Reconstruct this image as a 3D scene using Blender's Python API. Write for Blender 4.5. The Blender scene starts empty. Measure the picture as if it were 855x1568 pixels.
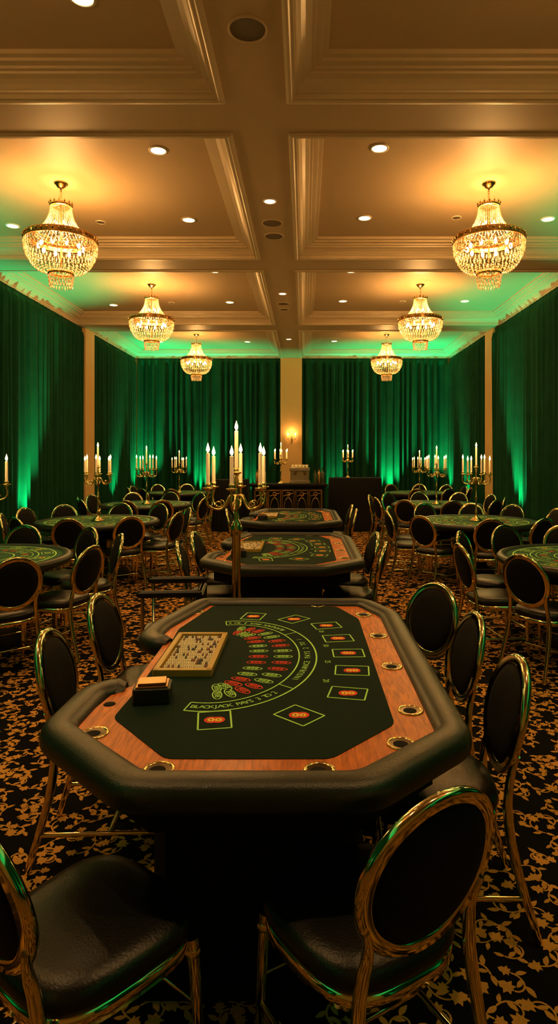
import bpy, math, random
from mathutils import Vector, Matrix
random.seed(7)
S = bpy.context.scene
COL = S.collection
pi = math.pi

# ------------------------------------------------------------------ materials
def newmat(name):
    m = bpy.data.materials.new(name); m.use_nodes = True
    return m, m.node_tree.nodes, m.node_tree.links, m.node_tree.nodes['Principled BSDF']

def pmat(name, col, rough=0.5, metal=0.0, bump=0.0, bscale=50, var=0.0, vscale=5, emis=None, estr=0, sheen=0, coat=0, spec=None):
    m, N, L, b = newmat(name)
    b.inputs['Base Color'].default_value = (*col, 1)
    b.inputs['Roughness'].default_value = rough
    b.inputs['Metallic'].default_value = metal
    if spec is not None: b.inputs['Specular IOR Level'].default_value = spec
    if sheen: b.inputs['Sheen Weight'].default_value = sheen
    if coat:
        b.inputs['Coat Weight'].default_value = coat; b.inputs['Coat Roughness'].default_value = 0.12
    tc = N.new('ShaderNodeTexCoord')
    if var:
        n = N.new('ShaderNodeTexNoise'); n.inputs['Scale'].default_value = vscale; n.inputs['Detail'].default_value = 4
        L.new(tc.outputs['Object'], n.inputs['Vector'])
        mx = N.new('ShaderNodeMix'); mx.data_type = 'RGBA'
        mx.inputs[6].default_value = (*[c*(1-var) for c in col], 1)
        mx.inputs[7].default_value = (*[min(1, c*(1+var)) for c in col], 1)
        L.new(n.outputs['Fac'], mx.inputs[0]); L.new(mx.outputs[2], b.inputs['Base Color'])
    if bump:
        n2 = N.new('ShaderNodeTexNoise'); n2.inputs['Scale'].default_value = bscale; n2.inputs['Detail'].default_value = 3
        L.new(tc.outputs['Object'], n2.inputs['Vector'])
        bp = N.new('ShaderNodeBump'); bp.inputs['Strength'].default_value = bump; bp.inputs['Distance'].default_value = 0.01
        L.new(n2.outputs['Fac'], bp.inputs['Height']); L.new(bp.outputs['Normal'], b.inputs['Normal'])
    if emis:
        b.inputs['Emission Color'].default_value = (*emis, 1); b.inputs['Emission Strength'].default_value = estr
        m.cycles.emission_sampling = 'NONE'
    return m

M = {}
M['ceil'] = pmat('ceiling_paint', (.50, .37, .22), .55, var=.04, vscale=1.5, bump=.05, bscale=120)
M['trim'] = pmat('moulding_paint', (.58, .46, .30), .36, var=.03)
M['wall'] = pmat('wall_paint', (.72, .44, .18), .6, var=.05, vscale=2)
M['base'] = pmat('baseboard_wood', (.12, .06, .03), .4, var=.2)
M['gold'] = pmat('brass_gold', (.90, .62, .27), .16, 1.0, var=.08, vscale=8)
M['golddk'] = pmat('antique_brass', (.50, .30, .12), .3, 1.0, var=.15, vscale=12)
M['chairgold'] = pmat('chair_gilt_metal', (.92, .74, .42), .10, 1.0, var=.10, vscale=9)
M['pad'] = pmat('black_leather', (.007, .0065, .006), .33, bump=.12, bscale=140, var=.2, spec=.35)
M['padback'] = pmat('black_back_fabric', (.004, .004, .004), .7, bump=.2, bscale=300, var=.2, spec=.15)
M['rail'] = pmat('black_rail_vinyl', (.013, .016, .013), .36, bump=.15, bscale=220)
M['black'] = pmat('black_cloth', (.004, .004, .004), .8, var=.2, spec=.2)
M['felt'] = pmat('dark_green_felt', (.007, .021, .014), .9, var=.12, vscale=60, bump=.1, bscale=400, spec=.15)
M['feltg'] = pmat('green_felt', (.01, .085, .040), .9, var=.12, vscale=60)
M['line'] = pmat('layout_print', (.50, .95, .22), .8, var=.06)
M['red'] = pmat('layout_red', (.95, .06, .03), .8, var=.06)
M['yel'] = pmat('layout_yellow', (1.0, .62, .08), .8, var=.04)
M['cup'] = pmat('cup_inside', (.10, .065, .03), .25, 1.0)
M['traywood'] = pmat('tray_wood', (.50, .32, .05), .35, var=.15, vscale=20)
M['chipw'] = pmat('chip_cream', (.75, .66, .45), .5, var=.1)
M['chipr'] = pmat('chip_brown', (.20, .06, .03), .5, var=.1)
M['chipb'] = pmat('chip_black', (.03, .03, .03), .5, var=.1)
M['wax'] = pmat('candle_wax', (.9, .78, .55), .5, var=.03, emis=(1, .5, .17), estr=.22)
M['flame'] = pmat('flame', (1, .7, .3), .5, var=.01, emis=(1, .56, .17), estr=40)
M['bulb'] = pmat('bulb', (1, .8, .5), .5, var=.01, emis=(1, .58, .20), estr=45)
M['lamp'] = pmat('downlight_lens', (1, .9, .7), .5, var=.01, emis=(1, .72, .36), estr=14)
M['white'] = pmat('trim_ring', (.7, .62, .48), .5, var=.02)
M['spk'] = pmat('speaker_grille', (.14, .10, .055), .7, bump=.4, bscale=300)
M['steel'] = pmat('steel', (.5, .45, .38), .25, 1.0, var=.1)
M['bottle'] = pmat('bottle_glass', (.05, .07, .03), .08, var=.1, coat=1)
M['greenlens'] = pmat('uplight_lens', (.1, 1, .5), .5, var=.01, emis=(.03, 1, .45), estr=6)
M['carpet'] = pmat('carpet_black', (.005, .005, .0045), .95, bump=.5, bscale=500, var=.3, vscale=300, spec=.08)
M['leaf'] = pmat('carpet_gold', (.76, .37, .085), .95, bump=.5, bscale=500, var=.25, vscale=220, spec=.1)

# crystal: sparkle and warm glow painted in as noise-varied emission
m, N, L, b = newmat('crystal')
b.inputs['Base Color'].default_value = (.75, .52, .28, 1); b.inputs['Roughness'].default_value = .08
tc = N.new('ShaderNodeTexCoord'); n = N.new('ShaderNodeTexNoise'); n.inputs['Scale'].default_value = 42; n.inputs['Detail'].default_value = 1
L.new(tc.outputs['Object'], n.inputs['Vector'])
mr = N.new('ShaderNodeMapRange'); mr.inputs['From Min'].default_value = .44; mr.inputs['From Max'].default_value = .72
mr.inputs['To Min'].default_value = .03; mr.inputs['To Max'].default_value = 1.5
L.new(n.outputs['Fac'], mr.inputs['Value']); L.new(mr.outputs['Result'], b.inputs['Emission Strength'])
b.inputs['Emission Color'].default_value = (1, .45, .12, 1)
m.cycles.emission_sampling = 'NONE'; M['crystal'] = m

# wood
m, N, L, b = newmat('polished_oak')
tc = N.new('ShaderNodeTexCoord'); mp = N.new('ShaderNodeMapping'); mp.inputs['Scale'].default_value = (40, 5, 5)
L.new(tc.outputs['Object'], mp.inputs['Vector'])
n = N.new('ShaderNodeTexNoise'); n.inputs['Scale'].default_value = 2.2; n.inputs['Detail'].default_value = 6; n.inputs['Distortion'].default_value = .6
L.new(mp.outputs['Vector'], n.inputs['Vector'])
cr = N.new('ShaderNodeValToRGB'); cr.color_ramp.elements[0].color = (.36, .070, .008, 1); cr.color_ramp.elements[1].color = (.78, .20, .028, 1)
cr.color_ramp.elements[0].position = .3; cr.color_ramp.elements[1].position = .7
L.new(n.outputs['Fac'], cr.inputs[0]); L.new(cr.outputs[0], b.inputs['Base Color']); b.inputs['Roughness'].default_value = .36
b.inputs['Specular IOR Level'].default_value = .35
M['wood'] = m

# velvet curtain
m, N, L, b = newmat('green_velvet')
tc = N.new('ShaderNodeTexCoord'); n = N.new('ShaderNodeTexNoise'); n.inputs['Scale'].default_value = 3; n.inputs['Detail'].default_value = 5
L.new(tc.outputs['Object'], n.inputs['Vector'])
cr = N.new('ShaderNodeValToRGB'); cr.color_ramp.elements[0].color = (.003, .036, .016, 1); cr.color_ramp.elements[1].color = (.009, .074, .034, 1)
L.new(n.outputs['Fac'], cr.inputs[0]); L.new(cr.outputs[0], b.inputs['Base Color'])
b.inputs['Roughness'].default_value = .85; b.inputs['Specular IOR Level'].default_value = .15
M['velvet'] = m

# ------------------------------------------------------------------ mesh builder
class MB:
    def __init__(s): s.v=[]; s.f=[]; s.m=[]; s.s=[]; s.mats=[]
    def mi(s, k):
        if k not in s.mats: s.mats.append(k)
        return s.mats.index(k)
    def add(s, vs, fs, mat, smooth=False):
        o=len(s.v); s.v += [tuple(p) for p in vs]; k=s.mi(mat)
        for f in fs: s.f.append(tuple(i+o for i in f)); s.m.append(k); s.s.append(smooth)
    def box(s, c, d, mat, rot=0, bev=0):
        x,y,z=[q/2 for q in d]
        if bev:
            b_=min(bev, x*.9, y*.9, z*.9)
            vs=[];fs=[]
            def r8(i, zz):
                X=x-i; Y=y-i; q=b_
                return [(-X+q,-Y,zz),(X-q,-Y,zz),(X,-Y+q,zz),(X,Y-q,zz),(X-q,Y,zz),(-X+q,Y,zz),(-X,Y-q,zz),(-X,-Y+q,zz)]
            lv=[r8(b_*.6,-z),r8(0,-z+b_*.6),r8(0,z-b_*.6),r8(b_*.6,z)]
            for l in lv: vs+=l
            for i in range(3):
                for j in range(8):
                    k=(j+1)%8; fs.append((i*8+j,i*8+k,(i+1)*8+k,(i+1)*8+j))
            fs.append(tuple(range(7,-1,-1))); fs.append(tuple(range(24,32)))
        else:
            vs=[(-x,-y,-z),(x,-y,-z),(x,y,-z),(-x,y,-z),(-x,-y,z),(x,-y,z),(x,y,z),(-x,y,z)]
            fs=[(3,2,1,0),(4,5,6,7),(0,1,5,4),(1,2,6,5),(2,3,7,6),(3,0,4,7)]
        ca,sa=math.cos(rot),math.sin(rot)
        s.add([(c[0]+p[0]*ca-p[1]*sa, c[1]+p[0]*sa+p[1]*ca, c[2]+p[2]) for p in vs], fs, mat)
    def lathe(s, prof, mat, c=(0,0,0), n=16, smooth=True, cap=True, T=None):
        vs=[];fs=[]
        for r,z in prof:
            for j in range(n):
                a=2*pi*j/n; p=Vector((r*math.cos(a), r*math.sin(a), z))
                if T: p=T@p
                vs.append((p[0]+c[0],p[1]+c[1],p[2]+c[2]))
        for i in range(len(prof)-1):
            for j in range(n):
                k=(j+1)%n; fs.append((i*n+j,i*n+k,(i+1)*n+k,(i+1)*n+j))
        s.add(vs,fs,mat,smooth)
        if cap:
            if prof[0][0]>1e-4: s.add(vs[:n],[tuple(range(n-1,-1,-1))],mat)
            if prof[-1][0]>1e-4: s.add(vs[-n:],[tuple(range(n))],mat)
    def tube(s, path, rad, mat, n=8, cap=True, closed=False):
        P=[Vector(p) for p in path]; m=len(P)
        if not hasattr(rad,'__len__'): rad=[rad]*m
        T=[]
        for i in range(m):
            if closed: t=P[(i+1)%m]-P[i-1]
            else: t=P[min(i+1,m-1)]-P[max(i-1,0)]
            T.append(t.normalized())
        ref=Vector((0,0,1)) if abs(T[0].z)<.9 else Vector((1,0,0))
        u=T[0].cross(ref).normalized(); vs=[]
        for i in range(m):
            u=(u-T[i]*u.dot(T[i])).normalized(); w=T[i].cross(u)
            for j in range(n):
                a=2*pi*j/n; vs.append(P[i]+(u*math.cos(a)+w*math.sin(a))*rad[i])
        fs=[]
        for i in range(m if closed else m-1):
            i2=(i+1)%m
            for j in range(n):
                k=(j+1)%n; fs.append((i*n+j,i*n+k,i2*n+k,i2*n+j))
        s.add(vs,fs,mat,True)
        if cap and not closed:
            s.add(vs[:n],[tuple(range(n-1,-1,-1))],mat); s.add(vs[-n:],[tuple(range(n))],mat)
    def prism(s, poly, z0, z1, mat, side=None):
        n=len(poly); vs=[(x,y,z0) for x,y in poly]+[(x,y,z1) for x,y in poly]
        s.add(vs,[tuple(range(n,2*n))],mat)
        s.add(vs,[tuple(range(n-1,-1,-1))]+[(i,(i+1)%n,n+(i+1)%n,n+i) for i in range(n)],side or mat)
    def ribbon(s, pts, w, z, mat):
        n=len(pts); vs=[]
        for i in range(n):
            a=Vector(pts[max(i-1,0)]); b_=Vector(pts[min(i+1,n-1)]); t=(b_-a).normalized(); q=Vector((-t.y,t.x))*w/2
            p=Vector(pts[i]); vs+= [(p.x+q.x,p.y+q.y,z),(p.x-q.x,p.y-q.y,z)]
        s.add(vs,[(2*i,2*i+1,2*i+3,2*i+2) for i in range(n-1)],mat)
    def octa(s, c, r, h, mat, n=4):
        vs=[(c[0],c[1],c[2]+h),(c[0],c[1],c[2]-h)]+[(c[0]+r*math.cos(2*pi*j/n+c[0]*9),c[1]+r*math.sin(2*pi*j/n+c[0]*9),c[2]) for j in range(n)]
        fs=[]
        for j in range(n):
            k=(j+1)%n; fs+=[(0,2+j,2+k),(1,2+k,2+j)]
        s.add(vs,fs,mat)
    def ball(s, c, r, mat, n=10, sz=1):
        s.lathe([(max(1e-5,r*math.sin(pi*i/8)), -r*sz*math.cos(pi*i/8)) for i in range(9)], mat, c, n, cap=False)
    def mesh(s, name):
        me=bpy.data.meshes.new(name); me.from_pydata(s.v,[],s.f)
        for k in s.mats: me.materials.append(M[k])
        me.polygons.foreach_set('material_index', s.m); me.polygons.foreach_set('use_smooth', s.s)
        me.update(); return me
    def obj(s, name, parent=None, loc=(0,0,0), rz=0):
        o=bpy.data.objects.new(name, s.mesh(name)); COL.objects.link(o); o.location=loc; o.rotation_euler=(0,0,rz)
        if parent: o.parent=parent
        return o

def place(me, name, loc, rz=0, parent=None, sc=1):
    o=bpy.data.objects.new(name, me); COL.objects.link(o); o.location=loc; o.rotation_euler=(0,0,rz); o.scale=(sc,sc,sc)
    if parent: o.parent=parent
    return o
def empty(name, loc, rz=0):
    o=bpy.data.objects.new(name,None); o.empty_display_size=.1; COL.objects.link(o); o.location=loc; o.rotation_euler=(0,0,rz); return o
def bez(a,b,c,d,n=10):
    a,b,c,d=map(Vector,(a,b,c,d)); r=[]
    for i in range(n+1):
        t=i/n; r.append(a*(1-t)**3+b*3*t*(1-t)**2+c*3*t*t*(1-t)+d*t**3)
    return r
def light(name, kind, loc, energy, col, parent=None, radius=.05, aim=None, spot=None, blend=.6):
    l=bpy.data.lights.new(name,kind); l.energy=energy; l.color=col; l.shadow_soft_size=radius
    o=bpy.data.objects.new(name,l); COL.objects.link(o); o.location=loc
    if spot: l.spot_size=spot; l.spot_blend=blend
    if aim is not None:
        o.rotation_euler=(Vector(aim)).to_track_quat('-Z','Y').to_euler()
    if parent: o.parent=parent
    return o

WARM=(1,.51,.15); CANDLE=(1,.50,.15); GREEN=(.0,1,.38)

# ------------------------------------------------------------------ room
XL,XR,YB,YF=-5.60,4.83,20.12,-4.0
CXL,CXR,CYB=-5.45,4.68,19.96
ZS,ZP=4.826,5.067
b=MB(); b.box(((XL+XR)/2,(YB+YF)/2,-.05),(XR-XL,YB-YF,.1),'carpet'); FLOOR=b.obj('floor')
def wall(name,c,d):
    q=MB(); q.box(c,d,'wall'); q.obj(name)
wall('wall_left',(XL-.05,(YB+YF)/2,2.65),(.1,YB-YF,5.3))
wall('wall_right',(XR+.05,(YB+YF)/2,2.65),(.1,YB-YF,5.3))
wall('wall_back',((XL+XR)/2,YB+.05,2.65),(XR-XL,.1,5.3))
wall('wall_front',((XL+XR)/2,YF-.05,2.65),(XR-XL,.1,5.3))
q=MB()
q.box((-.435,YB-.11,2.41),(.69,.22,4.82),'wall'); q.box((-.435,YB-.13,.08),(.72,.26,.16),'base'); q.obj('trim_column_back')
q=MB(); q.box((XL+.11,15.535,2.41),(.22,.65,4.82),'wall'); q.box((XL+.12,15.535,.08),(.24,.68,.16),'base'); q.obj('trim_pilaster_left')
q=MB(); q.box((XR-.11,15.535,2.41),(.22,.65,4.82),'wall'); q.box((XR-.12,15.535,.08),(.24,.68,.16),'base'); q.obj('trim_pilaster_right')

cy=[(-3.6,.65),(1.30,5.43),(6.10,9.84),(10.57,14.8),(15.63,CYB)]
cx=[(CXL,-.78),(-.088,CXR)]
b=MB()
def slab(x0,x1,y0,y1,z0=ZS,z1=5.2):
    b.box(((x0+x1)/2,(y0+y1)/2,(z0+z1)/2),(x1-x0,y1-y0,z1-z0),'ceil')
slab(-.78,-.088,YF,YB)
for x0,x1 in ((XL,CXL),(CXR,XR)): slab(x0,x1,YF,YB)
ys=[YF]+[v for c in cy for v in c]+[YB]
for i in range(0,len(ys),2):
    for x0,x1 in cx: slab(x0,x1,ys[i],ys[i+1])
for x0,x1 in cx:
    for y0,y1 in cy: b.box(((x0+x1)/2,(y0+y1)/2,ZP+.05),(x1-x0,y1-y0,.1),'ceil')
b.obj('ceiling')
prof=[(-.075,ZS+.002),(-.075,ZS-.012),(-.05,ZS-.020),(-.03,ZS-.020),(-.018,ZS-.010),(.006,ZS-.010),(.008,ZS+.03),(.024,ZS+.034),(.03,ZS+.05),
      (.04,ZS+.056),(.06,ZS+.085),(.095,ZS+.112),(.14,ZS+.128),(.145,ZS+.146),(.175,ZS+.15),(.18,ZS+.17),(.235,ZS+.178),(.24,ZS+.20),(.285,ZS+.206),(.29,ZP)]
k=1
for x0,x1 in cx:
    for y0,y1 in cy:
        q=MB(); vs=[];fs=[]
        for i,(o,z) in enumerate(prof):
            ox0=o if (x0!=CXL or o>0) else 0; ox1=o if (x1!=CXR or o>0) else 0; oy1=o if (y1!=CYB or o>0) else 0
            vs+=[(x0+ox0,y0+o,z),(x1-ox1,y0+o,z),(x1-ox1,y1-oy1,z),(x0+ox0,y1-oy1,z)]
        for i in range(len(prof)-1):
            for j in range(4):
                kk=(j+1)%4; fs.append((i*4+j,i*4+kk,(i+1)*4+kk,(i+1)*4+j))
        q.add(vs,fs,'trim'); q.obj('trim_%d'%k); k+=1

# curtains
def curtain(name,p0,p1,nrm,seed):
    p0=Vector(p0);p1=Vector(p1);L_=(p1-p0).length;t=(p1-p0)/L_;nn=Vector(nrm);n=int(L_/.018)
    rnd=random.Random(seed); a1,a2,a3=[rnd.random()*6 for _ in range(3)]
    zs=[.015,.3,.9,1.6,2.4,3.2,4.0,4.55,4.68,4.72,4.81]; vs=[]
    for zi,z in enumerate(zs):
        amp={8:.75,9:.35,10:.55}.get(zi,1.0)
        for i in range(n+1):
            u=L_*i/n
            ph=2*pi*u/.225+2.1*math.sin(2*pi*u/1.9+a1)+1.3*math.sin(2*pi*u/.83+a2)+.12*math.sin(z*1.3+u*3)
            o=.080*math.sin(ph)+.022*math.sin(2*ph+a3)+.018*math.sin(2*pi*u/.6+z*.5)
            if zi>=9: o=o*.5+.03*math.sin(2*pi*u/.08)*.4
            p=p0+t*u+nn*o*amp; vs.append((p.x,p.y,z))
    fs=[]
    for r in range(len(zs)-1):
        for i in range(n): fs.append((r*(n+1)+i,r*(n+1)+i+1,(r+1)*(n+1)+i+1,(r+1)*(n+1)+i))
    q=MB(); q.add(vs,fs,'velvet',True); q.obj(name)
curtain('velvet_curtain',(CXL,YF+.1,0),(CXL,15.19,0),(1,0,0),1)
curtain('velvet_curtain',(CXL,15.88,0),(CXL,19.9,0),(1,0,0),2)
curtain('velvet_curtain',(CXL+.08,CYB,0),(-.80,CYB,0),(0,-1,0),3)
curtain('velvet_curtain',(-.07,CYB,0),(CXR-.08,CYB,0),(0,-1,0),4)
curtain('velvet_curtain',(CXR,15.88,0),(CXR,19.9,0),(-1,0,0),5)
curtain('velvet_curtain',(CXR,YF+.1,0),(CXR,15.19,0),(-1,0,0),6)

# carpet leaf pattern : one tile, arrayed
def carpet():
    rnd=random.Random(3); T_=1.1; pts=[]; tries=0
    while tries<9000 and len(pts)<120:
        tries+=1; p=(rnd.random()*T_,rnd.random()*T_); ok=True
        for r in pts:
            dx=abs(p[0]-r[0]);dy=abs(p[1]-r[1]);dx=min(dx,T_-dx);dy=min(dy,T_-dy)
            if dx*dx+dy*dy<.094**2: ok=False;break
        if ok: pts.append(p)
    q=MB()
    lob=[(0,0),(.12,.10),(.05,.36),(.28,.27),(.42,.54),(.58,.26),(.76,.28),(1,0)]
    lob=lob+[(x,-y) for x,y in lob[-2:0:-1]]
    sim=[(0,0),(.25,.20),(.55,.25),(.8,.14),(1,0),(.8,-.10),(.5,-.17),(.25,-.12)]
    def leaf(shape,p,a,sc,z):
        ca,sa=math.cos(a)*sc,math.sin(a)*sc
        vs=[(p[0]+x*ca-y*sa,p[1]+x*sa+y*ca,z) for x,y in shape]
        c=(p[0]+.45*ca,p[1]+.45*sa,z); n=len(vs)
        q.add(vs+[c],[(i,(i+1)%n,n) for i in range(n)],'leaf')
    for p in pts:
        a=rnd.random()*2*pi; k=rnd.choice((-1,1))*rnd.uniform(16,34); st=[]; x,y=p; n=9; st.append((x,y)); dirs=[a]
        for i in range(n):
            x+=math.cos(a)*.0125; y+=math.sin(a)*.0125; a+=k*.0125*(.6+.9*i/n); st.append((x,y)); dirs.append(a)
        st=[(sx-(st[n//2][0]-p[0]),sy-(st[n//2][1]-p[1])) for sx,sy in st]
        q.ribbon(st,.0065,.0014,'leaf')
        leaf(lob,st[-1],a,rnd.uniform(.046,.062),.0016)
        sg=1
        for i in (1,3,5):
            leaf(sim,st[i],dirs[i]+sg*rnd.uniform(.7,1.1),rnd.uniform(.038,.052),.0015); sg=-sg
        leaf(lob if rnd.random()<.5 else sim,st[0],dirs[0]+pi,rnd.uniform(.038,.050),.0017)
    o=q.obj('carpet_leaf_pattern',FLOOR,loc=(XL+.25,YF+.5,0))
    for ax,cnt in ((0,9),(1,21)):
        md=o.modifiers.new('tile_%d'%ax,'ARRAY'); md.use_relative_offset=False; md.use_constant_offset=True
        md.constant_offset_displace=(T_,0,0) if ax==0 else (0,T_,0); md.count=cnt
carpet()

# ------------------------------------------------------------------ ceiling fittings
def downlight(x,y,z,on=True,r=.085,w=16):
    e=empty('recessed_downlight',(x,y,z))
    q=MB(); q.lathe([(r*1.25,0),(r*1.25,-.008),(r,-.012),(r*.95,-.002)],'white',n=20,cap=False); q.obj('ring',e)
    q=MB(); q.lathe([(r*.96,-.004),(.0001,-.007)],'lamp' if on else 'spk',n=20,cap=False); q.obj('lens',e)
    if on and w: light('bulb_light','SPOT',(0,0,-.03),w,(1,.56,.20),e,.05,(0,0,-1),math.radians(90),.9)
for x,y,s_ in ((-1.64,4.56,1),(-1.62,6.85,1),(.82,6.8,1),(-4.29,9.1,1),(-1.66,8.87,1),(.85,8.8,1),(3.47,8.84,1),
             (-4.29,13.9,1),(-1.65,13.65,1),(.83,13.55,1),(3.5,13.55,1),(.85,11.35,1),(-1.65,11.35,1),(-1.7,18.4,1),(.87,18.3,1),(3.5,18.3,1),(-4.3,18.4,1),
             (-1.64,2.2,1),(.82,2.2,1)):
    downlight(x,y,ZP,r=.085,w=(105 if y<5 else 34))
for x,y in ((-2.95,8.96),(2.15,8.79),(-2.95,13.7),(2.15,13.6)): downlight(x,y,ZP,False,.06)
for y in (7.63,12.0,16.7): downlight(-.43,y,ZS,True,.07,20)
def speaker(x,y,z,r=.145):
    e=empty('ceiling_speaker',(x,y,z)); q=MB()
    q.lathe([(r,0),(r,-.008),(r*.92,-.012),(r*.9,-.004)],'ceil',n=28,cap=False); q.obj('bezel',e)
    q=MB(); q.lathe([(r*.9,-.005),(.0001,-.008)],'spk',n=28,cap=False); q.obj('grille',e)
speaker(-.42,4.55,ZS); speaker(-.44,8.35,ZS,.14); speaker(-.44,8.85,ZS,.14); speaker(-.44,12.8,ZS,.13); speaker(-.44,13.3,ZS,.1)

# ------------------------------------------------------------------ chandelier
def chandelier_meshes():
    g=MB()
    g.lathe([(.001,0),(.085,0),(.085,-.015),(.06,-.03),(.045,-.055),(.012,-.065),(.01,-.1)],'gold',n=20)
    for i in range(6):
        z=-.11-i*.026; t=Matrix.Rotation(i%2*pi/2,3,'Z')
        pts=[t@Vector((.011*math.cos(a*pi/4),0,z+.017*math.sin(a*pi/4))) for a in range(8)]
        g.tube(pts,.0035,'gold',5,closed=True)
    g.tube([(0,0,-.26),(0,0,-1.12)],.009,'golddk',8)
    g.lathe([(.11,-.30),(.135,-.295),(.14,-.27),(.13,-.262),(.125,-.285)],'gold',n=24,cap=False)
    for j in range(14):
        a=2*pi*j/14; g.octa((.137*math.cos(a),.137*math.sin(a),-.255),.012,.03,'gold')
    for j in range(4):
        a=pi/2*j; g.tube([(0,0,-.26),(.13*math.cos(a),.13*math.sin(a),-.285)],.005,'gold',6)
    g.lathe([(.405,-.655),(.43,-.66),(.436,-.675),(.425,-.70),(.432,-.72),(.425,-.735),(.40,-.73)],'golddk',n=48,cap=False)
    g.lathe([(.30,-.665),(.315,-.655),(.32,-.67),(.305,-.68)],'gold',n=36,cap=False)
    for j in range(40):
        a=2*pi*j/40; g.octa((.437*math.cos(a),.437*math.sin(a),-.695),.014,.022,'gold')
    for j in range(8):
        a=2*pi*j/8; g.tube([(0,0,-.72),(.41*math.cos(a),.41*math.sin(a),-.68)],.006,'golddk',6)
    g.lathe([(.135,-1.10),(.155,-1.11),(.155,-1.135),(.13,-1.14)],'gold',n=28,cap=False)
    c=MB()
    for j in range(34):
        a=2*pi*j/34
        for i in range(19):
            t=i/18; r=.125+.185*t**2.1; z=-.295-.365*t
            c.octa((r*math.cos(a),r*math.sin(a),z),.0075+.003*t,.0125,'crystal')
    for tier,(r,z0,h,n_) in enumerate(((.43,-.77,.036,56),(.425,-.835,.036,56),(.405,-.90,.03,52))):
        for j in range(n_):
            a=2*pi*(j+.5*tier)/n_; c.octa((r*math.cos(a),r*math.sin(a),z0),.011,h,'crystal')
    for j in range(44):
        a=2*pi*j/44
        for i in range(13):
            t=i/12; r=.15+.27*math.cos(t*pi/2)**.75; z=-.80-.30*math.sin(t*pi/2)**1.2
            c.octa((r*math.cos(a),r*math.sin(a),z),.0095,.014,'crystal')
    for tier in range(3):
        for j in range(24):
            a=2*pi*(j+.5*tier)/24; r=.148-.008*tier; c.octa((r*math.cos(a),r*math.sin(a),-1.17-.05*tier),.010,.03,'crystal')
    u=MB()
    for j in range(10):
        a=2*pi*(j+.5)/10; u.ball((.26*math.cos(a),.26*math.sin(a),-.80),.022,'bulb',8,1.6)
    for j in range(4):
        a=2*pi*(j+.5)/4; u.ball((.07*math.cos(a),.07*math.sin(a),-.5),.014,'bulb',8,1.6)
    return g.mesh('chandelier_frame'),c.mesh('chandelier_crystals'),u.mesh('chandelier_bulbs')
cm=chandelier_meshes()
for y in (2.9,7.68,12.23,17.27):
    for x in (-3.02,2.28):
        e=empty('crystal_chandelier',(x,y,ZP))
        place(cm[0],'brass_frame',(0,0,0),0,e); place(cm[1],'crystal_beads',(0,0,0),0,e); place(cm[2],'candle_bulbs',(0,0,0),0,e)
        light('chandelier_light','POINT',(0,0,-.60),(150 if y<17 else 105) if y>3 else 55,WARM,e,.14)

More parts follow.
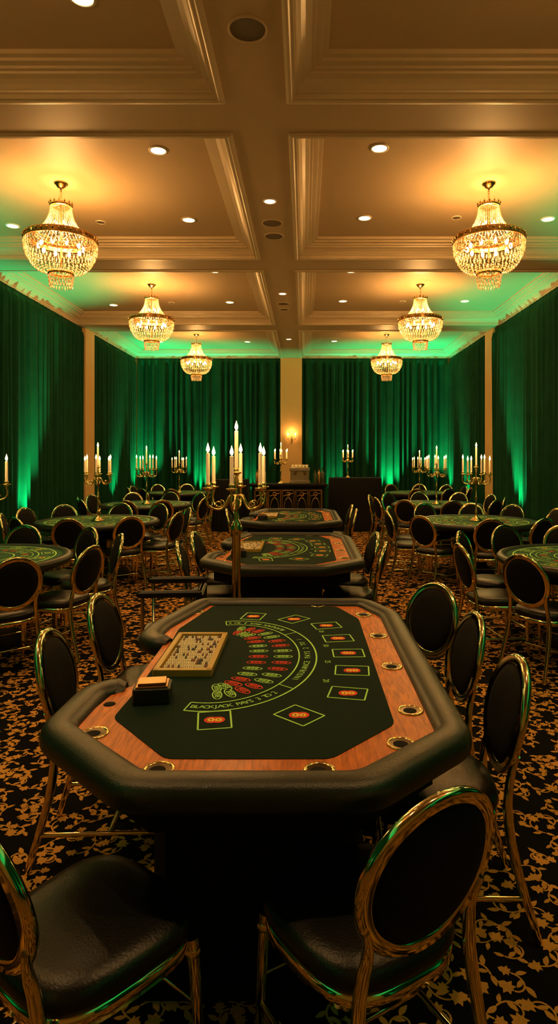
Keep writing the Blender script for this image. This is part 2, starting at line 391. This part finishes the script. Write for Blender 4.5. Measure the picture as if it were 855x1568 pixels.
# ------------------------------------------------------------------ chairs
def chair_mesh():
    q=MB(); G='chairgold'
    def bp(a,rx,rz,off):
        x=rx*math.sin(a); z=.724+rz*math.cos(a); y=-.235-(z-.52)*.23-.016*(1-(x/.21)**2)+.016
        return Vector((x,y+off,z))
    n=56; ring=[(.202,.205,-.014),(.209,.212,-.006),(.209,.212,.010),(.201,.204,.018),(.190,.193,.012),(.178,.181,.018),(.170,.173,.010),(.170,.173,-.008),(.179,.182,-.014),(.190,.193,-.009)]
    vs=[];fs=[];m_=len(ring)
    for i in range(n):
        a=2*pi*i/n
        for (rx,rz,o) in ring: vs.append(bp(a,rx,rz,o))
    for i in range(n):
        k_=(i+1)%n
        for j in range(m_):
            l=(j+1)%m_; fs.append((i*m_+j,i*m_+l,k_*m_+l,k_*m_+j))
    q.add(vs,fs,G,True)
    for sgn in (1,-1):
        lev=[(1,0),(.985,.012),(.93,.019),(.75,.025),(.4,.029),(.001,.030)]
        vs=[];fs=[]
        for s_,o in lev:
            for i in range(n): vs.append(bp(2*pi*i/n,.172*s_,.175*s_,sgn*o+.002))
        for r in range(len(lev)-1):
            for i in range(n):
                k_=(i+1)%n; fs.append((r*n+i,r*n+k_,(r+1)*n+k_,(r+1)*n+i))
        q.add(vs,fs,'padback',True)
    def outline(s_,n=40):
        o=[]
        for i in range(n):
            a=2*pi*i/n; c,s2=math.cos(a),math.sin(a)
            x=abs(c)**.62*(1 if c>0 else -1); y=abs(s2)**.62*(1 if s2>0 else -1)
            o.append((x*(.225+.02*y)*s_, y*.225*s_+.005))
        return o
    lev=[(.90,.425),(.99,.432),(1.02,.45),(1.0,.472),(.93,.487),(.75,.497),(.4,.503),(.001,.504)]
    vs=[];fs=[];n=40
    for s_,z in lev: vs+=[(x,y,z) for x,y in outline(s_)]
    for r in range(len(lev)-1):
        for i in range(n):
            k_=(i+1)%n; fs.append((r*n+i,r*n+k_,(r+1)*n+k_,(r+1)*n+i))
    q.add(vs,fs,'pad',True)
    vs=[];fs=[]; lv=[(.90,.390),(.985,.390),(.995,.41),(.985,.430),(.9,.430)]
    for s_,z in lv: vs+=[(x,y,z) for x,y in outline(s_)]
    for r in range(len(lv)-1):
        for i in range(n):
            k_=(i+1)%n; fs.append((r*n+i,r*n+k_,(r+1)*n+k_,(r+1)*n+i))
    q.add(vs,fs,G,True)
    q.add([(x,y,.40) for x,y in outline(.95)],[tuple(range(n-1,-1,-1))],'black')
    for sx in (-1,1):
        q.tube([(sx*.195,.19,.41),(sx*.20,.20,.3),(sx*.207,.212,.0)],[.020,.017,.012],G,10)
        q.lathe([(.02,.36),(.024,.37),(.02,.38)],G,(sx*.197,.194,0),10)
        pts=bez((sx*.205,-.33,0),(sx*.19,-.27,.2),(sx*.185,-.205,.38),(sx*.165,-.236,.53),8)+bez((sx*.165,-.236,.53),(sx*.155,-.244,.57),(sx*.163,-.252,.60),(sx*.180,-.262,.64),4)[1:]
        q.tube(pts,[.013,.014,.015,.016,.017,.018,.018,.017,.016,.015,.013,.011,.009],G,10)
        q.tube([(sx*.203,.205,.15),(sx*.197,-.285,.15)],.009,G,8)
    q.tube([(-.2,0,.15),(.2,0,.15)],.009,G,8)
    q.tube([(-.203,.20,.23),(.203,.20,.23)],.008,G,8)
    return q.mesh('dining_chair')
CH=chair_mesh()
def chair(x,y,bearing,name='dining_chair'):
    """x,y = plan position of the top of the back; bearing in degrees, clockwise from +Y"""
    a=math.radians(bearing); o=.325
    place(CH,name,(x+math.sin(a)*o,y+math.cos(a)*o,0),-a)

for x,y,bb in ((.322,1.415,-31),(-.775,1.38,38),(-1.14,2.72,86),(-1.15,3.42,92),(.82,2.36,-88),(.84,3.02,-92),(.80,3.72,-122),
             (-1.14,5.55,85),(-1.12,6.25,95),(.72,5.5,-82),(.72,6.2,-96),
             (-1.12,8.9,90),(-1.12,9.7,90),(.74,8.9,-90),(.74,9.7,-92)):
    chair(x,y,bb)

# ------------------------------------------------------------------ blackjack table
def textgeo(ch,size,cache={}):
    if (ch,size) in cache: return cache[(ch,size)]
    cu=bpy.data.curves.new('t','FONT'); cu.body=ch; cu.size=size; cu.align_x='CENTER'; cu.align_y='CENTER'; cu.resolution_u=2
    o=bpy.data.objects.new('t',cu); COL.objects.link(o)
    dg=bpy.context.evaluated_depsgraph_get(); me=o.evaluated_get(dg).to_mesh()
    r=([tuple(v.co) for v in me.vertices],[tuple(p.vertices) for p in me.polygons])
    o.evaluated_get(dg).to_mesh_clear(); bpy.data.objects.remove(o); bpy.data.curves.remove(cu)
    cache[(ch,size)]=r; return r
def put_text(q,ch,size,p,ang,z,mat,sx=1):
    vs,fs=textgeo(ch,size); c,s_=math.cos(ang),math.sin(ang)
    q.add([(p[0]+(v[0]*sx)*c-v[1]*s_,p[1]+(v[0]*sx)*s_+v[1]*c,z) for v in vs],fs,mat)
def ell(C,a,b_,t): return (C[0]+a*math.cos(t),C[1]+b_*math.sin(t))
def elltan(a,b_,t): return math.atan2(b_*math.cos(t),-a*math.sin(t))
def arc_text(q,s_,size,C,a,b_,t0,t1,z,mat):
    n=len(s_)
    K=200; L_=[0]
    for i in range(K):
        p=ell(C,a,b_,t0+(t1-t0)*i/K); r=ell(C,a,b_,t0+(t1-t0)*(i+1)/K); L_.append(L_[-1]+math.dist(p,r))
    for i,ch in enumerate(s_):
        if ch==' ': continue
        d=L_[-1]*(i+.5)/n; j=max(x for x in range(K+1) if L_[x]<=d); t=t0+(t1-t0)*j/K
        put_text(q,ch,size,ell(C,a,b_,t),elltan(a,b_,t),z,mat)
def fillet(P,r,closed=False,n=5):
    out=[];m_=len(P)
    for i in range(m_):
        p=Vector(P[i])
        if not closed and i in (0,m_-1): out.append(tuple(p)); continue
        a=Vector(P[i-1]);c=Vector(P[(i+1)%m_]); ra=min(r,(a-p).length*.45); rc=min(r,(c-p).length*.45)
        A=p+(a-p).normalized()*ra; B=p+(c-p).normalized()*rc
        for j in range(n+1):
            t=j/n; out.append(tuple(A*(1-t)**2+p*2*t*(1-t)+B*t*t))
    return out
def offset(P,d):
    out=[];n=len(P)
    for i in range(n):
        p=Vector(P[i]);a=Vector(P[i-1]);c=Vector(P[(i+1)%n])
        u=(p-a).normalized();w=(c-p).normalized(); nu=Vector((-u.y,u.x));nw=Vector((-w.y,w.x))
        k_=(nu+nw); k_=k_/(k_.length_squared)*2
        out.append(tuple(p+k_*d))
    return out
OP=[(-.885,2.02),(-.50,1.645),(.19,1.645),(.55,1.98),(.545,3.52),(.40,3.86),(-.665,3.88),(-.83,3.27)]
def table_meshes():
    R={}
    cp=offset(OP,.062)
    path=[(-.70,2.43),(-.755,2.425),(-.81,2.36)]+cp+[(-.775,3.10),(-.72,3.03),(-.66,3.015)]
    path=fillet(path,.055)
    q=MB(); n=len(path); m_=20; vs=[]
    for i in range(n):
        a=Vector(path[max(i-1,0)]);c=Vector(path[min(i+1,n-1)]);t=(c-a).normalized();nn=Vector((t.y,-t.x))
        sc=.72 if i in (0,n-1) else 1
        for j in range(m_):
            th=2*pi*j/m_; cx_=math.cos(th);sy=math.sin(th)
            px=abs(cx_)**.8*(1 if cx_>0 else -1)*.062*sc; pz=abs(sy)**.8*(1 if sy>0 else -1)*(.050 if sy>0 else .046)*sc
            vs.append((path[i][0]+nn.x*px,path[i][1]+nn.y*px,.770+pz))
    fs=[]
    for i in range(n-1):
        for j in range(m_):
            k_=(j+1)%m_; fs.append((i*m_+j,i*m_+k_,(i+1)*m_+k_,(i+1)*m_+j))
    q.add(vs,fs,'rail',True); q.add(vs[:m_],[tuple(range(m_))],'rail'); q.add(vs[-m_:],[tuple(range(m_))],'rail')
    R['padded_rail']=q.mesh('padded_rail')
    q=MB(); cut=[(-.70,3.06),(-.675,2.99),(-.675,2.45),(-.72,2.40)]
    bed=offset(OP,.07)+cut; q.prism(bed,.735,.784,'black')
    ap=offset(OP,.13)+[(-.66,3.0),(-.66,2.45)]; q.prism(ap,.62,.74,'black'); R['table_bed']=q.mesh('table_bed')
    q=MB(); q.prism(offset(OP,.10)+[(-.705,3.06),(-.68,2.99),(-.68,2.45),(-.73,2.40)],.78,.7885,'wood'); R['wood_racetrack']=q.mesh('wood_racetrack')
    felt=[(-.665,2.15),(-.42,1.86),(.08,1.86),(.305,2.10),(.30,3.45),(.19,3.73),(-.55,3.75),(-.66,3.25),(-.65,2.98),(-.65,2.42)]
    q=MB(); q.prism(fillet(felt,.03,True,3),.782,.7905,'felt'); R['felt_surface']=q.mesh('felt_surface')
    q=MB(); Z=.7915; C=(-.36,2.80)
    def arc(a,b_,t0,t1,w=.004,mat='line',n=60): q.ribbon([ell(C,a,b_,math.radians(t0+(t1-t0)*i/n)) for i in range(n+1)],w,Z,mat)
    arc(.413,.60,-100,100,.007); arc(.335,.525,-100,100,.006)
    for tt in (-100,-40,40,100):
        q.ribbon([ell(C,.413,.60,math.radians(tt)),ell(C,.335,.525,math.radians(tt))],.005,Z,'line')
    arc_text(q,'BLACKJACK PAYS 3 TO 2   ',.038,C,.374,.562,math.radians(-98),math.radians(-42),Z,'line')
    arc_text(q,'  INSURANCE PAYS 2 TO 1   ',.038,C,.374,.562,math.radians(-38),math.radians(38),Z,'line')
    arc_text(q,'   BLACKJACK PAYS 3 TO 2',.038,C,.374,.562,math.radians(42),math.radians(98),Z,'line')
    for (a,b_,nn_) in ((.262,.45,17),(.150,.38,15)):
        for i in range(nn_):
            t=math.radians(-84+168*i/(nn_-1)); p=ell(C,a,b_,t); an=elltan(a,b_,t)-pi/2
            mt='red' if (i//2)%2 else 'line'
            c_,s_=math.cos(an),math.sin(an)
            rb=[(.042*math.cos(v*pi/10),.0175*math.sin(v*pi/10)) for v in range(21)]
            q.ribbon([(p[0]+x*c_-y*s_,p[1]+x*s_+y*c_) for x,y in rb],.004,Z,mt)
            put_text(q,'888',.034,p,an,Z+.0003,mt,1.0)
    boxes=[(-.29,3.50),(-.06,3.44),(.115,3.31),(.165,3.08),(.20,2.85),(.20,2.62),(.165,2.37),(-.02,2.17),(-.31,2.13)]
    for (x,y) in boxes:
        an=math.atan2((y-C[1])*.6,(x-C[0])*1.25)
        if abs(y-2.75)<.62 and x>.1: an*=.55
        c_,s_=math.cos(an),math.sin(an); w,h=.070,.056
        pp=[(x+u*c_-v*s_,y+u*s_+v*c_) for u,v in ((-w,-h),(w,-h),(w,h),(-w,h),(-w,-h))]
        for i in range(4): q.ribbon([pp[i],pp[i+1]],.006,Z,'line')
        for off in (-.012,.012):
            q.ribbon([(x+off+.020*math.cos(2*pi*i/20),y+.021*math.sin(2*pi*i/20)) for i in range(21)],.008,Z+.0002*(off>0),'red')
        q.ribbon([(x-.012+.009*math.cos(2*pi*i/16),y+.010*math.sin(2*pi*i/16)) for i in range(17)],.010,Z+.0003,'yel')
        q.ribbon([(x+.014+.008*math.cos(2*pi*i/16),y+.009*math.sin(2*pi*i/16)) for i in range(17)],.010,Z+.0003,'yel')
    for (x,y,s2) in ((.085,2.50,'20'),(.10,2.73,'25'),(.10,2.96,'50'),(.085,3.20,'20')): put_text(q,s2,.036,(x,y),-pi/2,Z,'line')
    R['layout_print']=q.mesh('layout_print')
    q=MB()
    for x,y in ((-.69,2.034),(-.424,1.80),(.042,1.795),(.305,1.960),(.378,2.216),(.376,2.676),(.372,3.13),(.335,3.54),(.079,3.765),(-.633,3.60)):
        q.lathe([(.047,.789),(.047,.7915),(.041,.7935),(.037,.7915),(.035,.7892)],'gold',(x,y,0),28,cap=False)
        q.lathe([(.037,.7905),(.0001,.7893)],'cup',(x,y,0),28,cap=False)
        q.lathe([(.024,.7905),(.015,.7912),(.0001,.7908)],'black',(x-.003,y-.006,0),20,cap=False)
    q.lathe([(.022,.789),(.020,.7905),(.0001,.7906)],'black',(-.715,2.27,0),20,cap=False)
    R['cup_holders']=q.mesh('cup_holders')
    q=MB(); q.prism([(-.45,2.0),(.12,2.0),(.18,2.1),(.18,3.4),(.12,3.5),(-.45,3.5),(-.51,3.4),(-.51,2.1)],.05,.63,'black')
    q.prism([(-.52,1.93),(.19,1.93),(.25,2.03),(.25,3.47),(.19,3.57),(-.52,3.57),(-.58,3.47),(-.58,2.03)],0,.06,'black'); R['pedestal']=q.mesh('pedestal')
    q=MB(); x0,x1,y0,y1=-.625,-.385,2.545,3.085; z0=.790
    q.box(((x0+x1)/2,(y0+y1)/2,z0+.004),(x1-x0,y1-y0,.008),'traywood')
    for c,d in ((((x0+x1)/2,y0+.01,z0+.015),(x1-x0,.024,.03)),(((x0+x1)/2,y1-.01,z0+.015),(x1-x0,.024,.03)),((x0+.01,(y0+y1)/2,z0+.015),(.024,y1-y0,.03)),((x1-.01,(y0+y1)/2,z0+.015),(.024,y1-y0,.03))):
        q.box(c,d,'traywood',bev=.003)
    rnd=random.Random(5); ny=13
    for i in range(ny):
        y=y0+.042+(y1-y0-.084)*i/(ny-1)
        x=x0+.03
        while x<x1-.030:
            mt=rnd.choice(['chipw','chipw','chipw','chipw','chipr','chipb','chipw'])
            T=Matrix.Rotation(pi/2,3,'Y'); L2=.0085
            q.lathe([(.0180,0),(.0180,L2-.0018)],mt,(x,y,z0+.005),14,False,T=T); x+=L2
    R['chip_tray']=q.mesh('chip_tray')
    q=MB(); q.box((-.565,2.305,.8205),(.135,.105,.058),'rail',rot=.12,bev=.006)
    q.box((-.565,2.305,.852),(.115,.085,.006),'golddk',rot=.12,bev=.002); q.box((-.565,2.30,.859),(.10,.068,.010),'chipr',rot=.16,bev=.001); q.box((-.565,2.30,.865),(.098,.066,.003),'golddk',rot=.16)
    R['card_deck_box']=q.mesh('card_deck_box')
    return R
TM=table_meshes()
for dx,dy in ((0,0),(-.03,3.27),(-.03,6.45)):
    e=empty('blackjack_table',(dx,dy,0))
    for k_,me in TM.items(): place(me,k_,(0,0,0),0,e)

# ------------------------------------------------------------------ round gaming tables
def round_meshes():
    q=MB(); r=.85
    q.lathe([(.0001,.70),(r-.06,.70),(r-.02,.715),(r,.74),(r,.765),(r-.02,.785),(r-.05,.79),(r-.09,.775)],'rail',n=56,cap=False)
    q.lathe([(r-.085,.772),(.0001,.7725)],'feltg',n=56,cap=False)
    Z=.7745
    for rr,w in ((.70,.012),(.55,.01),(.50,.006),(.34,.01),(.22,.006)):
        q.ribbon([(rr*math.cos(2*pi*i/56),rr*math.sin(2*pi*i/56)) for i in range(57)],w,Z,'line')
    for i in range(14):
        a=2*pi*i/14; c_,s_=math.cos(a),math.sin(a)
        pp=[((.625)*c_+u*c_-v*s_,.625*s_+u*s_+v*c_) for u,v in ((-.05,-.06),(.05,-.06),(.05,.06),(-.05,.06),(-.05,-.06))]
        for j in range(4): q.ribbon([pp[j],pp[j+1]],.008,Z,'line')
        q.ribbon([(.625*c_+.022*math.cos(t*pi/5),.625*s_+.022*math.sin(t*pi/5)) for t in range(11)],.012,Z+.0005,'yel' if i%2 else 'line')
    for i in range(28):
        a=2*pi*i/28; put_text(q,'8',.10,(.43*math.cos(a),.43*math.sin(a)),a-pi/2,Z+.0005,'line' if i%3 else 'red')
    q.lathe([(.16,.70),(.13,.6),(.11,.3),(.16,.12),(.42,.05),(.45,.0)],'black',n=28)
    q.lathe([(.60,.71),(.60,.60),(.57,.60)],'black',n=40,cap=False)
    return q.mesh('round_gaming_table')
RT=round_meshes()
# ------------------------------------------------------------------ candelabra
def candelabra(H=1.08,R_=.19,arms=6,base='table',ch=.24):
    g=MB(); zc=H-.30; za=zc-.10
    if base=='table':
        g.lathe([(.001,0),(.095,0),(.095,.012),(.07,.022),(.05,.045),(.022,.06),(.014,.09),(.022,.12),(.014,.15),(.010,.22),(.012,.30),(.024,.33),(.012,.36),(.009,.45),(.016,za-.12),(.028,za-.09),(.016,za-.06),(.010,za),(.016,zc-.05),(.012,zc-.02)],'gold',n=16)
    else:
        g.lathe([(.001,.0),(.15,0),(.155,.02),(.12,.035),(.07,.06),(.03,.09),(.026,.14),(.040,.18),(.029,.22),(.029,.60),(.029,1.16),(.033,1.18),(.045,1.21),(.030,1.24),(.016,1.27),(.013,1.34),(.024,1.38),(.012,1.42),(.010,za),(.018,zc-.05),(.012,zc-.02)],'gold',n=20)
        for j in range(3):
            a=2*pi*j/3; c_,s_=math.cos(a),math.sin(a)
            g.tube(bez((.04*c_,.04*s_,.07),(.10*c_,.10*s_,.10),(.16*c_,.16*s_,.07),(.19*c_,.19*s_,.012),8),.012,'gold',8)
    def cup(x,y,z,w=1):
        g.lathe([(.008,z-.045),(.012,z-.03),(.008,z-.02),(.034*w,z-.006),(.038*w,z),(.034*w,z+.002),(.014,z),(.016,z+.012),(.018,z+.03),(.0135,z+.03)],'gold',(x,y,0),14)
    c=MB(); f=MB()
    def cand(x,y,z,h):
        c.lathe([(.0125,z+.005),(.0118,z+h-.004),(.009,z+h),(.001,z+h-.002)],'wax',(x,y,0),12,cap=False)
        c.tube([(x,y,z+h-.003),(x,y,z+h+.008)],.001,'black',5)
        f.lathe([(.0005,z+h+.003),(.008,z+h+.011),(.0115,z+h+.022),(.009,z+h+.036),(.004,z+h+.052),(.0003,z+h+.066)],'flame',(x,y,0),10,cap=False)
    cup(0,0,zc); cand(0,0,zc,H-zc-.02)
    for j in range(arms):
        a=2*pi*(j+.27)/arms; c_,s_=math.cos(a),math.sin(a)
        P=lambda r,z:(r*c_,r*s_,z)
        p=bez(P(.012,za-.06),P(R_*.35,za-.02),P(R_*.30,za-.15),P(R_*.62,za-.145),8)+bez(P(R_*.62,za-.145),P(R_*1.0,za-.14),P(R_*1.12,za-.10),P(R_,za-.04),8)[1:]
        g.tube(p,[.0085]*len(p),'gold',7)
        sc=[P(R_*.62+.028*math.cos(t*.7)*(1-t*.08),za-.115+.028*math.sin(t*.7)*(1-t*.08)) for t in range(10)]
        g.tube(sc,.004,'gold',6)
        cup(R_*c_,R_*s_,za); cand(R_*c_,R_*s_,za,ch+(.02 if j%2 else 0))
    return g.mesh('candelabra_frame'),c.mesh('candelabra_candles'),f.mesh('candelabra_flames'),H
CT=candelabra(1.06,.185,6,'table',.19)
CF=candelabra(1.885,.20,6,'floor',.21)
def put_candelabra(x,y,z,ms=CT,rz=0,sc=1,w=9,name='candelabra'):
    e=empty(name,(x,y,z),rz); e.scale=(sc,sc,sc)
    place(ms[0],'brass_frame',(0,0,0),0,e); place(ms[1],'candles',(0,0,0),0,e); place(ms[2],'flames',(0,0,0),0,e)
    light('candle_light','POINT',(0,0,ms[3]+.05),w,CANDLE,e,.06)

put_candelabra(-.46,4.17,0,CF,.2,1,10,'floor_candelabra')
rt=[(-3.0,5.60),(2.62,5.60),(-2.92,8.75),(2.42,8.75),(-3.0,11.75),(2.5,11.75),(-3.12,15.4),(2.85,15.4)]
st=[-52,221,-50,224,-60,235,-50,225]
rr=random.Random(11)
for i,((x,y),a0) in enumerate(zip(rt,st)):
    place(RT,'round_gaming_table',(x,y,0),rr.random()*3)
    put_candelabra(x+(.1 if i<2 and x<0 else 0),y,.7745,CT,rr.random()*6,1.0 if i<6 else .95,9)
    n=10; sg=1 if x<0 else -1
    for j in range(n):
        a=math.radians(a0+sg*j*360/n+rr.uniform(-4,4)); r=1.26+rr.uniform(-.03,.05)
        px,py=x+r*math.cos(a),y+r*math.sin(a)
        bear=math.degrees(math.atan2(x-px,y-py))+rr.uniform(-6,6)
        if 13.3<py<15.0 and -2.4<px<2.1: continue
        chair(px,py,bear)

# ------------------------------------------------------------------ dealer armchair
q=MB()
q.box((0,0,.47),(.42,.40,.08),'pad',bev=.03); q.box((0,-.21,.66),(.40,.05,.26),'pad',bev=.02)
for sx in (-1,1):
    q.box((sx*.23,-.02,.80),(.05,.42,.045),'pad',bev=.02)
    q.tube([(sx*.23,.15,.79),(sx*.23,.15,.46),(sx*.2,.15,.45)],.012,'steel',8); q.tube([(sx*.23,-.18,.79),(sx*.23,-.18,.46),(sx*.2,-.18,.45)],.012,'steel',8)
q.lathe([(.03,.44),(.03,.12),(.05,.10)],'steel',n=12)
for j in range(5):
    a=2*pi*j/5; q.tube([(0,0,.11),(.27*math.cos(a),.27*math.sin(a),.05)],.016,'steel',8); q.ball((.27*math.cos(a),.27*math.sin(a),.027),.026,'black')
q.obj('dealer_armchair',loc=(-.92,4.25,0),rz=math.radians(95))

# ------------------------------------------------------------------ bar, back of the room
q=MB(); bx0,bx1,by=-1.12,.44,12.7
cxm=(bx0+bx1)/2; W=bx1-bx0
q.box((cxm,by+.3,.53),(W-.08,.5,1.06),'black'); q.box((cxm,by+.3,1.08),(W+.06,.62,.05),'black',bev=.01); q.box((cxm,by+.3,.05),(W-.02,.54,.1),'golddk')
for i in range(5):
    x=bx0+.08+(W-.16)*(i+.5)/5; w=(W-.2)/5
    for c,d in (((x,by+.04,.98),(w,.03,.03)),((x,by+.04,.16),(w,.03,.03)),((x-w/2+.012,by+.04,.57),(.024,.03,.84)),((x+w/2-.012,by+.04,.57),(.024,.03,.84))): q.box(c,d,'gold',bev=.004)
    q.tube([(x+.09*math.cos(t*pi/8),by+.035,.57+.26*math.sin(t*pi/8)) for t in range(16)],.01,'gold',6,closed=True)
    q.tube([(x-.1,by+.04,.86),(x+.1,by+.04,.92)],.008,'gold',6); q.ball((x,by+.035,.57),.035,'gold')
    q.tube([(x+.04*math.cos(t*pi/6),by+.03,.9+.04*math.sin(t*pi/6)) for t in range(12)],.007,'gold',6,closed=True)
q.obj('bar_counter')
q=MB(); mz=1.105; mx=-.10
q.box((mx,by+.3,mz+.03),(.42,.36,.06),'steel',bev=.01); q.box((mx,by+.38,mz+.17),(.40,.20,.24),'steel',bev=.015); q.box((mx,by+.28,mz+.30),(.42,.36,.07),'steel',bev=.012)
for sx in (-.1,.1):
    q.lathe([(.028,mz+.20),(.034,mz+.22),(.034,mz+.265)],'gold',(mx+sx,by+.18,0),12); q.tube([(mx+sx,by+.18,mz+.22),(mx+sx,by+.04,mz+.20)],.010,'black',8)
for i in range(5): q.lathe([(.026,mz+.335),(.034,mz+.395),(.030,mz+.395)],'chipw',(mx-.14+.07*i,by+.26,0),12)
q.obj('espresso_machine')
for i,x in enumerate((-1.0,-.92,-.85,.22,.30,.37)):
    q=MB(); h=.30+.02*(i%3)
    q.lathe([(.001,0),(.036,0),(.038,.01),(.038,h*.6),(.030,h*.70),(.013,h*.78),(.012,h*.96),(.015,h*.97),(.015,h)],'bottle' if i%2 else 'golddk',n=14); q.obj('liquor_bottle',loc=(x,by+.32,1.105))
put_candelabra(-.50,by+.28,1.106,CT,.4,.78,9,'bar_candelabra')
def draped(name,xc,yc,w,d,h):
    q=MB(); n=120; vs=[];fs=[]; lv=[(h,.0,0),(h-.03,.012,0),(h*.5,.02,.010),(.012,.06,.022)]
    for z,o,fo in lv:
        for i in range(n):
            t=2*pi*i/n; c_,s_=math.cos(t),math.sin(t)
            sq=lambda v:abs(v)**.35*(1 if v>0 else -1)
            off=o+fo*math.sin(t*26)
            vs.append((sq(c_)*(w/2+off),sq(s_)*(d/2+off),z))
    for r in range(3):
        for i in range(n):
            k_=(i+1)%n; fs.append((r*n+i,r*n+k_,(r+1)*n+k_,(r+1)*n+i))
    q.add(vs,fs,'black',True); q.add(vs[:n],[tuple(range(n))],'black'); q.obj(name,loc=(xc,yc,0))
draped('black_draped_bar',1.14,14.1,1.16,.6,1.19)
draped('black_draped_bar',-1.66,14.1,.74,.6,1.15)
put_candelabra(.98,14.1,1.191,CT,1.1,.68,8,'bar_candelabra')

# wall sconce on the rear column
e=empty('wall_sconce',(-.42,YB-.22,2.22)); q=MB()
q.lathe([(.001,0),(.05,0),(.05,.015),(.02,.03)],'gold',n=14,T=Matrix.Rotation(pi/2,3,'X'))
for sx in (-1,1):
    q.tube(bez((0,-.03,0),(sx*.06,-.05,-.07),(sx*.12,-.08,-.05),(sx*.12,-.09,.02),8),.008,'gold',6)
    q.lathe([(.01,.02),(.03,.03),(.012,.04),(.012,.13),(.001,.135)],'wax',(sx*.12,-.09,0),10)
q.lathe([(.012,-.10),(.02,-.05),(.012,0),(.02,.08),(.004,.12)],'gold',(0,-.03,0),10)
q.obj('bracket',e); q=MB()
for sx in (-1,1): q.ball((sx*.12,-.09,.16),.016,'flame',8,1.8)
q.obj('flame_bulbs',e); light('sconce_light','POINT',(0,-.16,.22),7,CANDLE,e,.04)

# ------------------------------------------------------------------ green uplights
def uplight(x,y,dx,dy,w):
    e=empty('led_uplight',(x,y,0),math.atan2(dy,dx)); q=MB()
    q.box((0,0,.012),(.16,.16,.024),'black',bev=.005)
    q.lathe([(.001,.05),(.06,.05),(.07,.07),(.07,.17),(.062,.175),(.062,.165)],'black',n=18,cap=False)
    for sy in (-1,1): q.box((0,sy*.08,.07),(.03,.008,.11),'black')
    q.obj('housing',e); q=MB(); q.lathe([(.062,.166),(.001,.168)],'greenlens',n=18,cap=False); q.obj('lens',e)
    light('green_beam','SPOT',(0,0,.19),w*7,GREEN,e,.05,(.10,0,1),math.radians(60),.8)
for x,y,dx,dy,w in ((-5.10,-2.2,-1,0,150),(-5.10,.6,-1,0,150),(-5.10,3.5,-1,0,130),(-5.10,7.8,-1,0,120),(-5.10,11.8,-1,0,180),(-5.1,17.4,-1,0,90),(-5.0,19.42,-.6,.8,200),(-3.3,19.6,0,1,150),(-1.7,19.6,0,1,50),
                    (.9,19.6,0,1,50),(2.7,19.6,0,1,200),(4.25,19.42,.6,.8,200),(4.33,17.4,1,0,90),(4.33,13.2,1,0,180),(4.33,7.8,1,0,120),(4.33,3.5,1,0,130),(4.33,.6,1,0,150),(4.33,-2.2,1,0,150)):
    uplight(x,y,dx,dy,w)

# ------------------------------------------------------------------ world + camera
w=bpy.data.worlds.new('world'); S.world=w; w.use_nodes=True
w.node_tree.nodes['Background'].inputs[0].default_value=(.9,.6,.3,1); w.node_tree.nodes['Background'].inputs[1].default_value=.02
cam=bpy.data.cameras.new('camera'); co=bpy.data.objects.new('camera',cam); COL.objects.link(co); S.camera=co
co.location=(0,0,1.7); co.rotation_euler=(pi/2,0,0)
cam.sensor_width=36; cam.lens=950/1568*36; cam.shift_x=-39.5/1568; cam.shift_y=-87/1568; cam.clip_start=.05; cam.clip_end=100
S.view_settings.view_transform='Standard'
S.view_settings.exposure=0
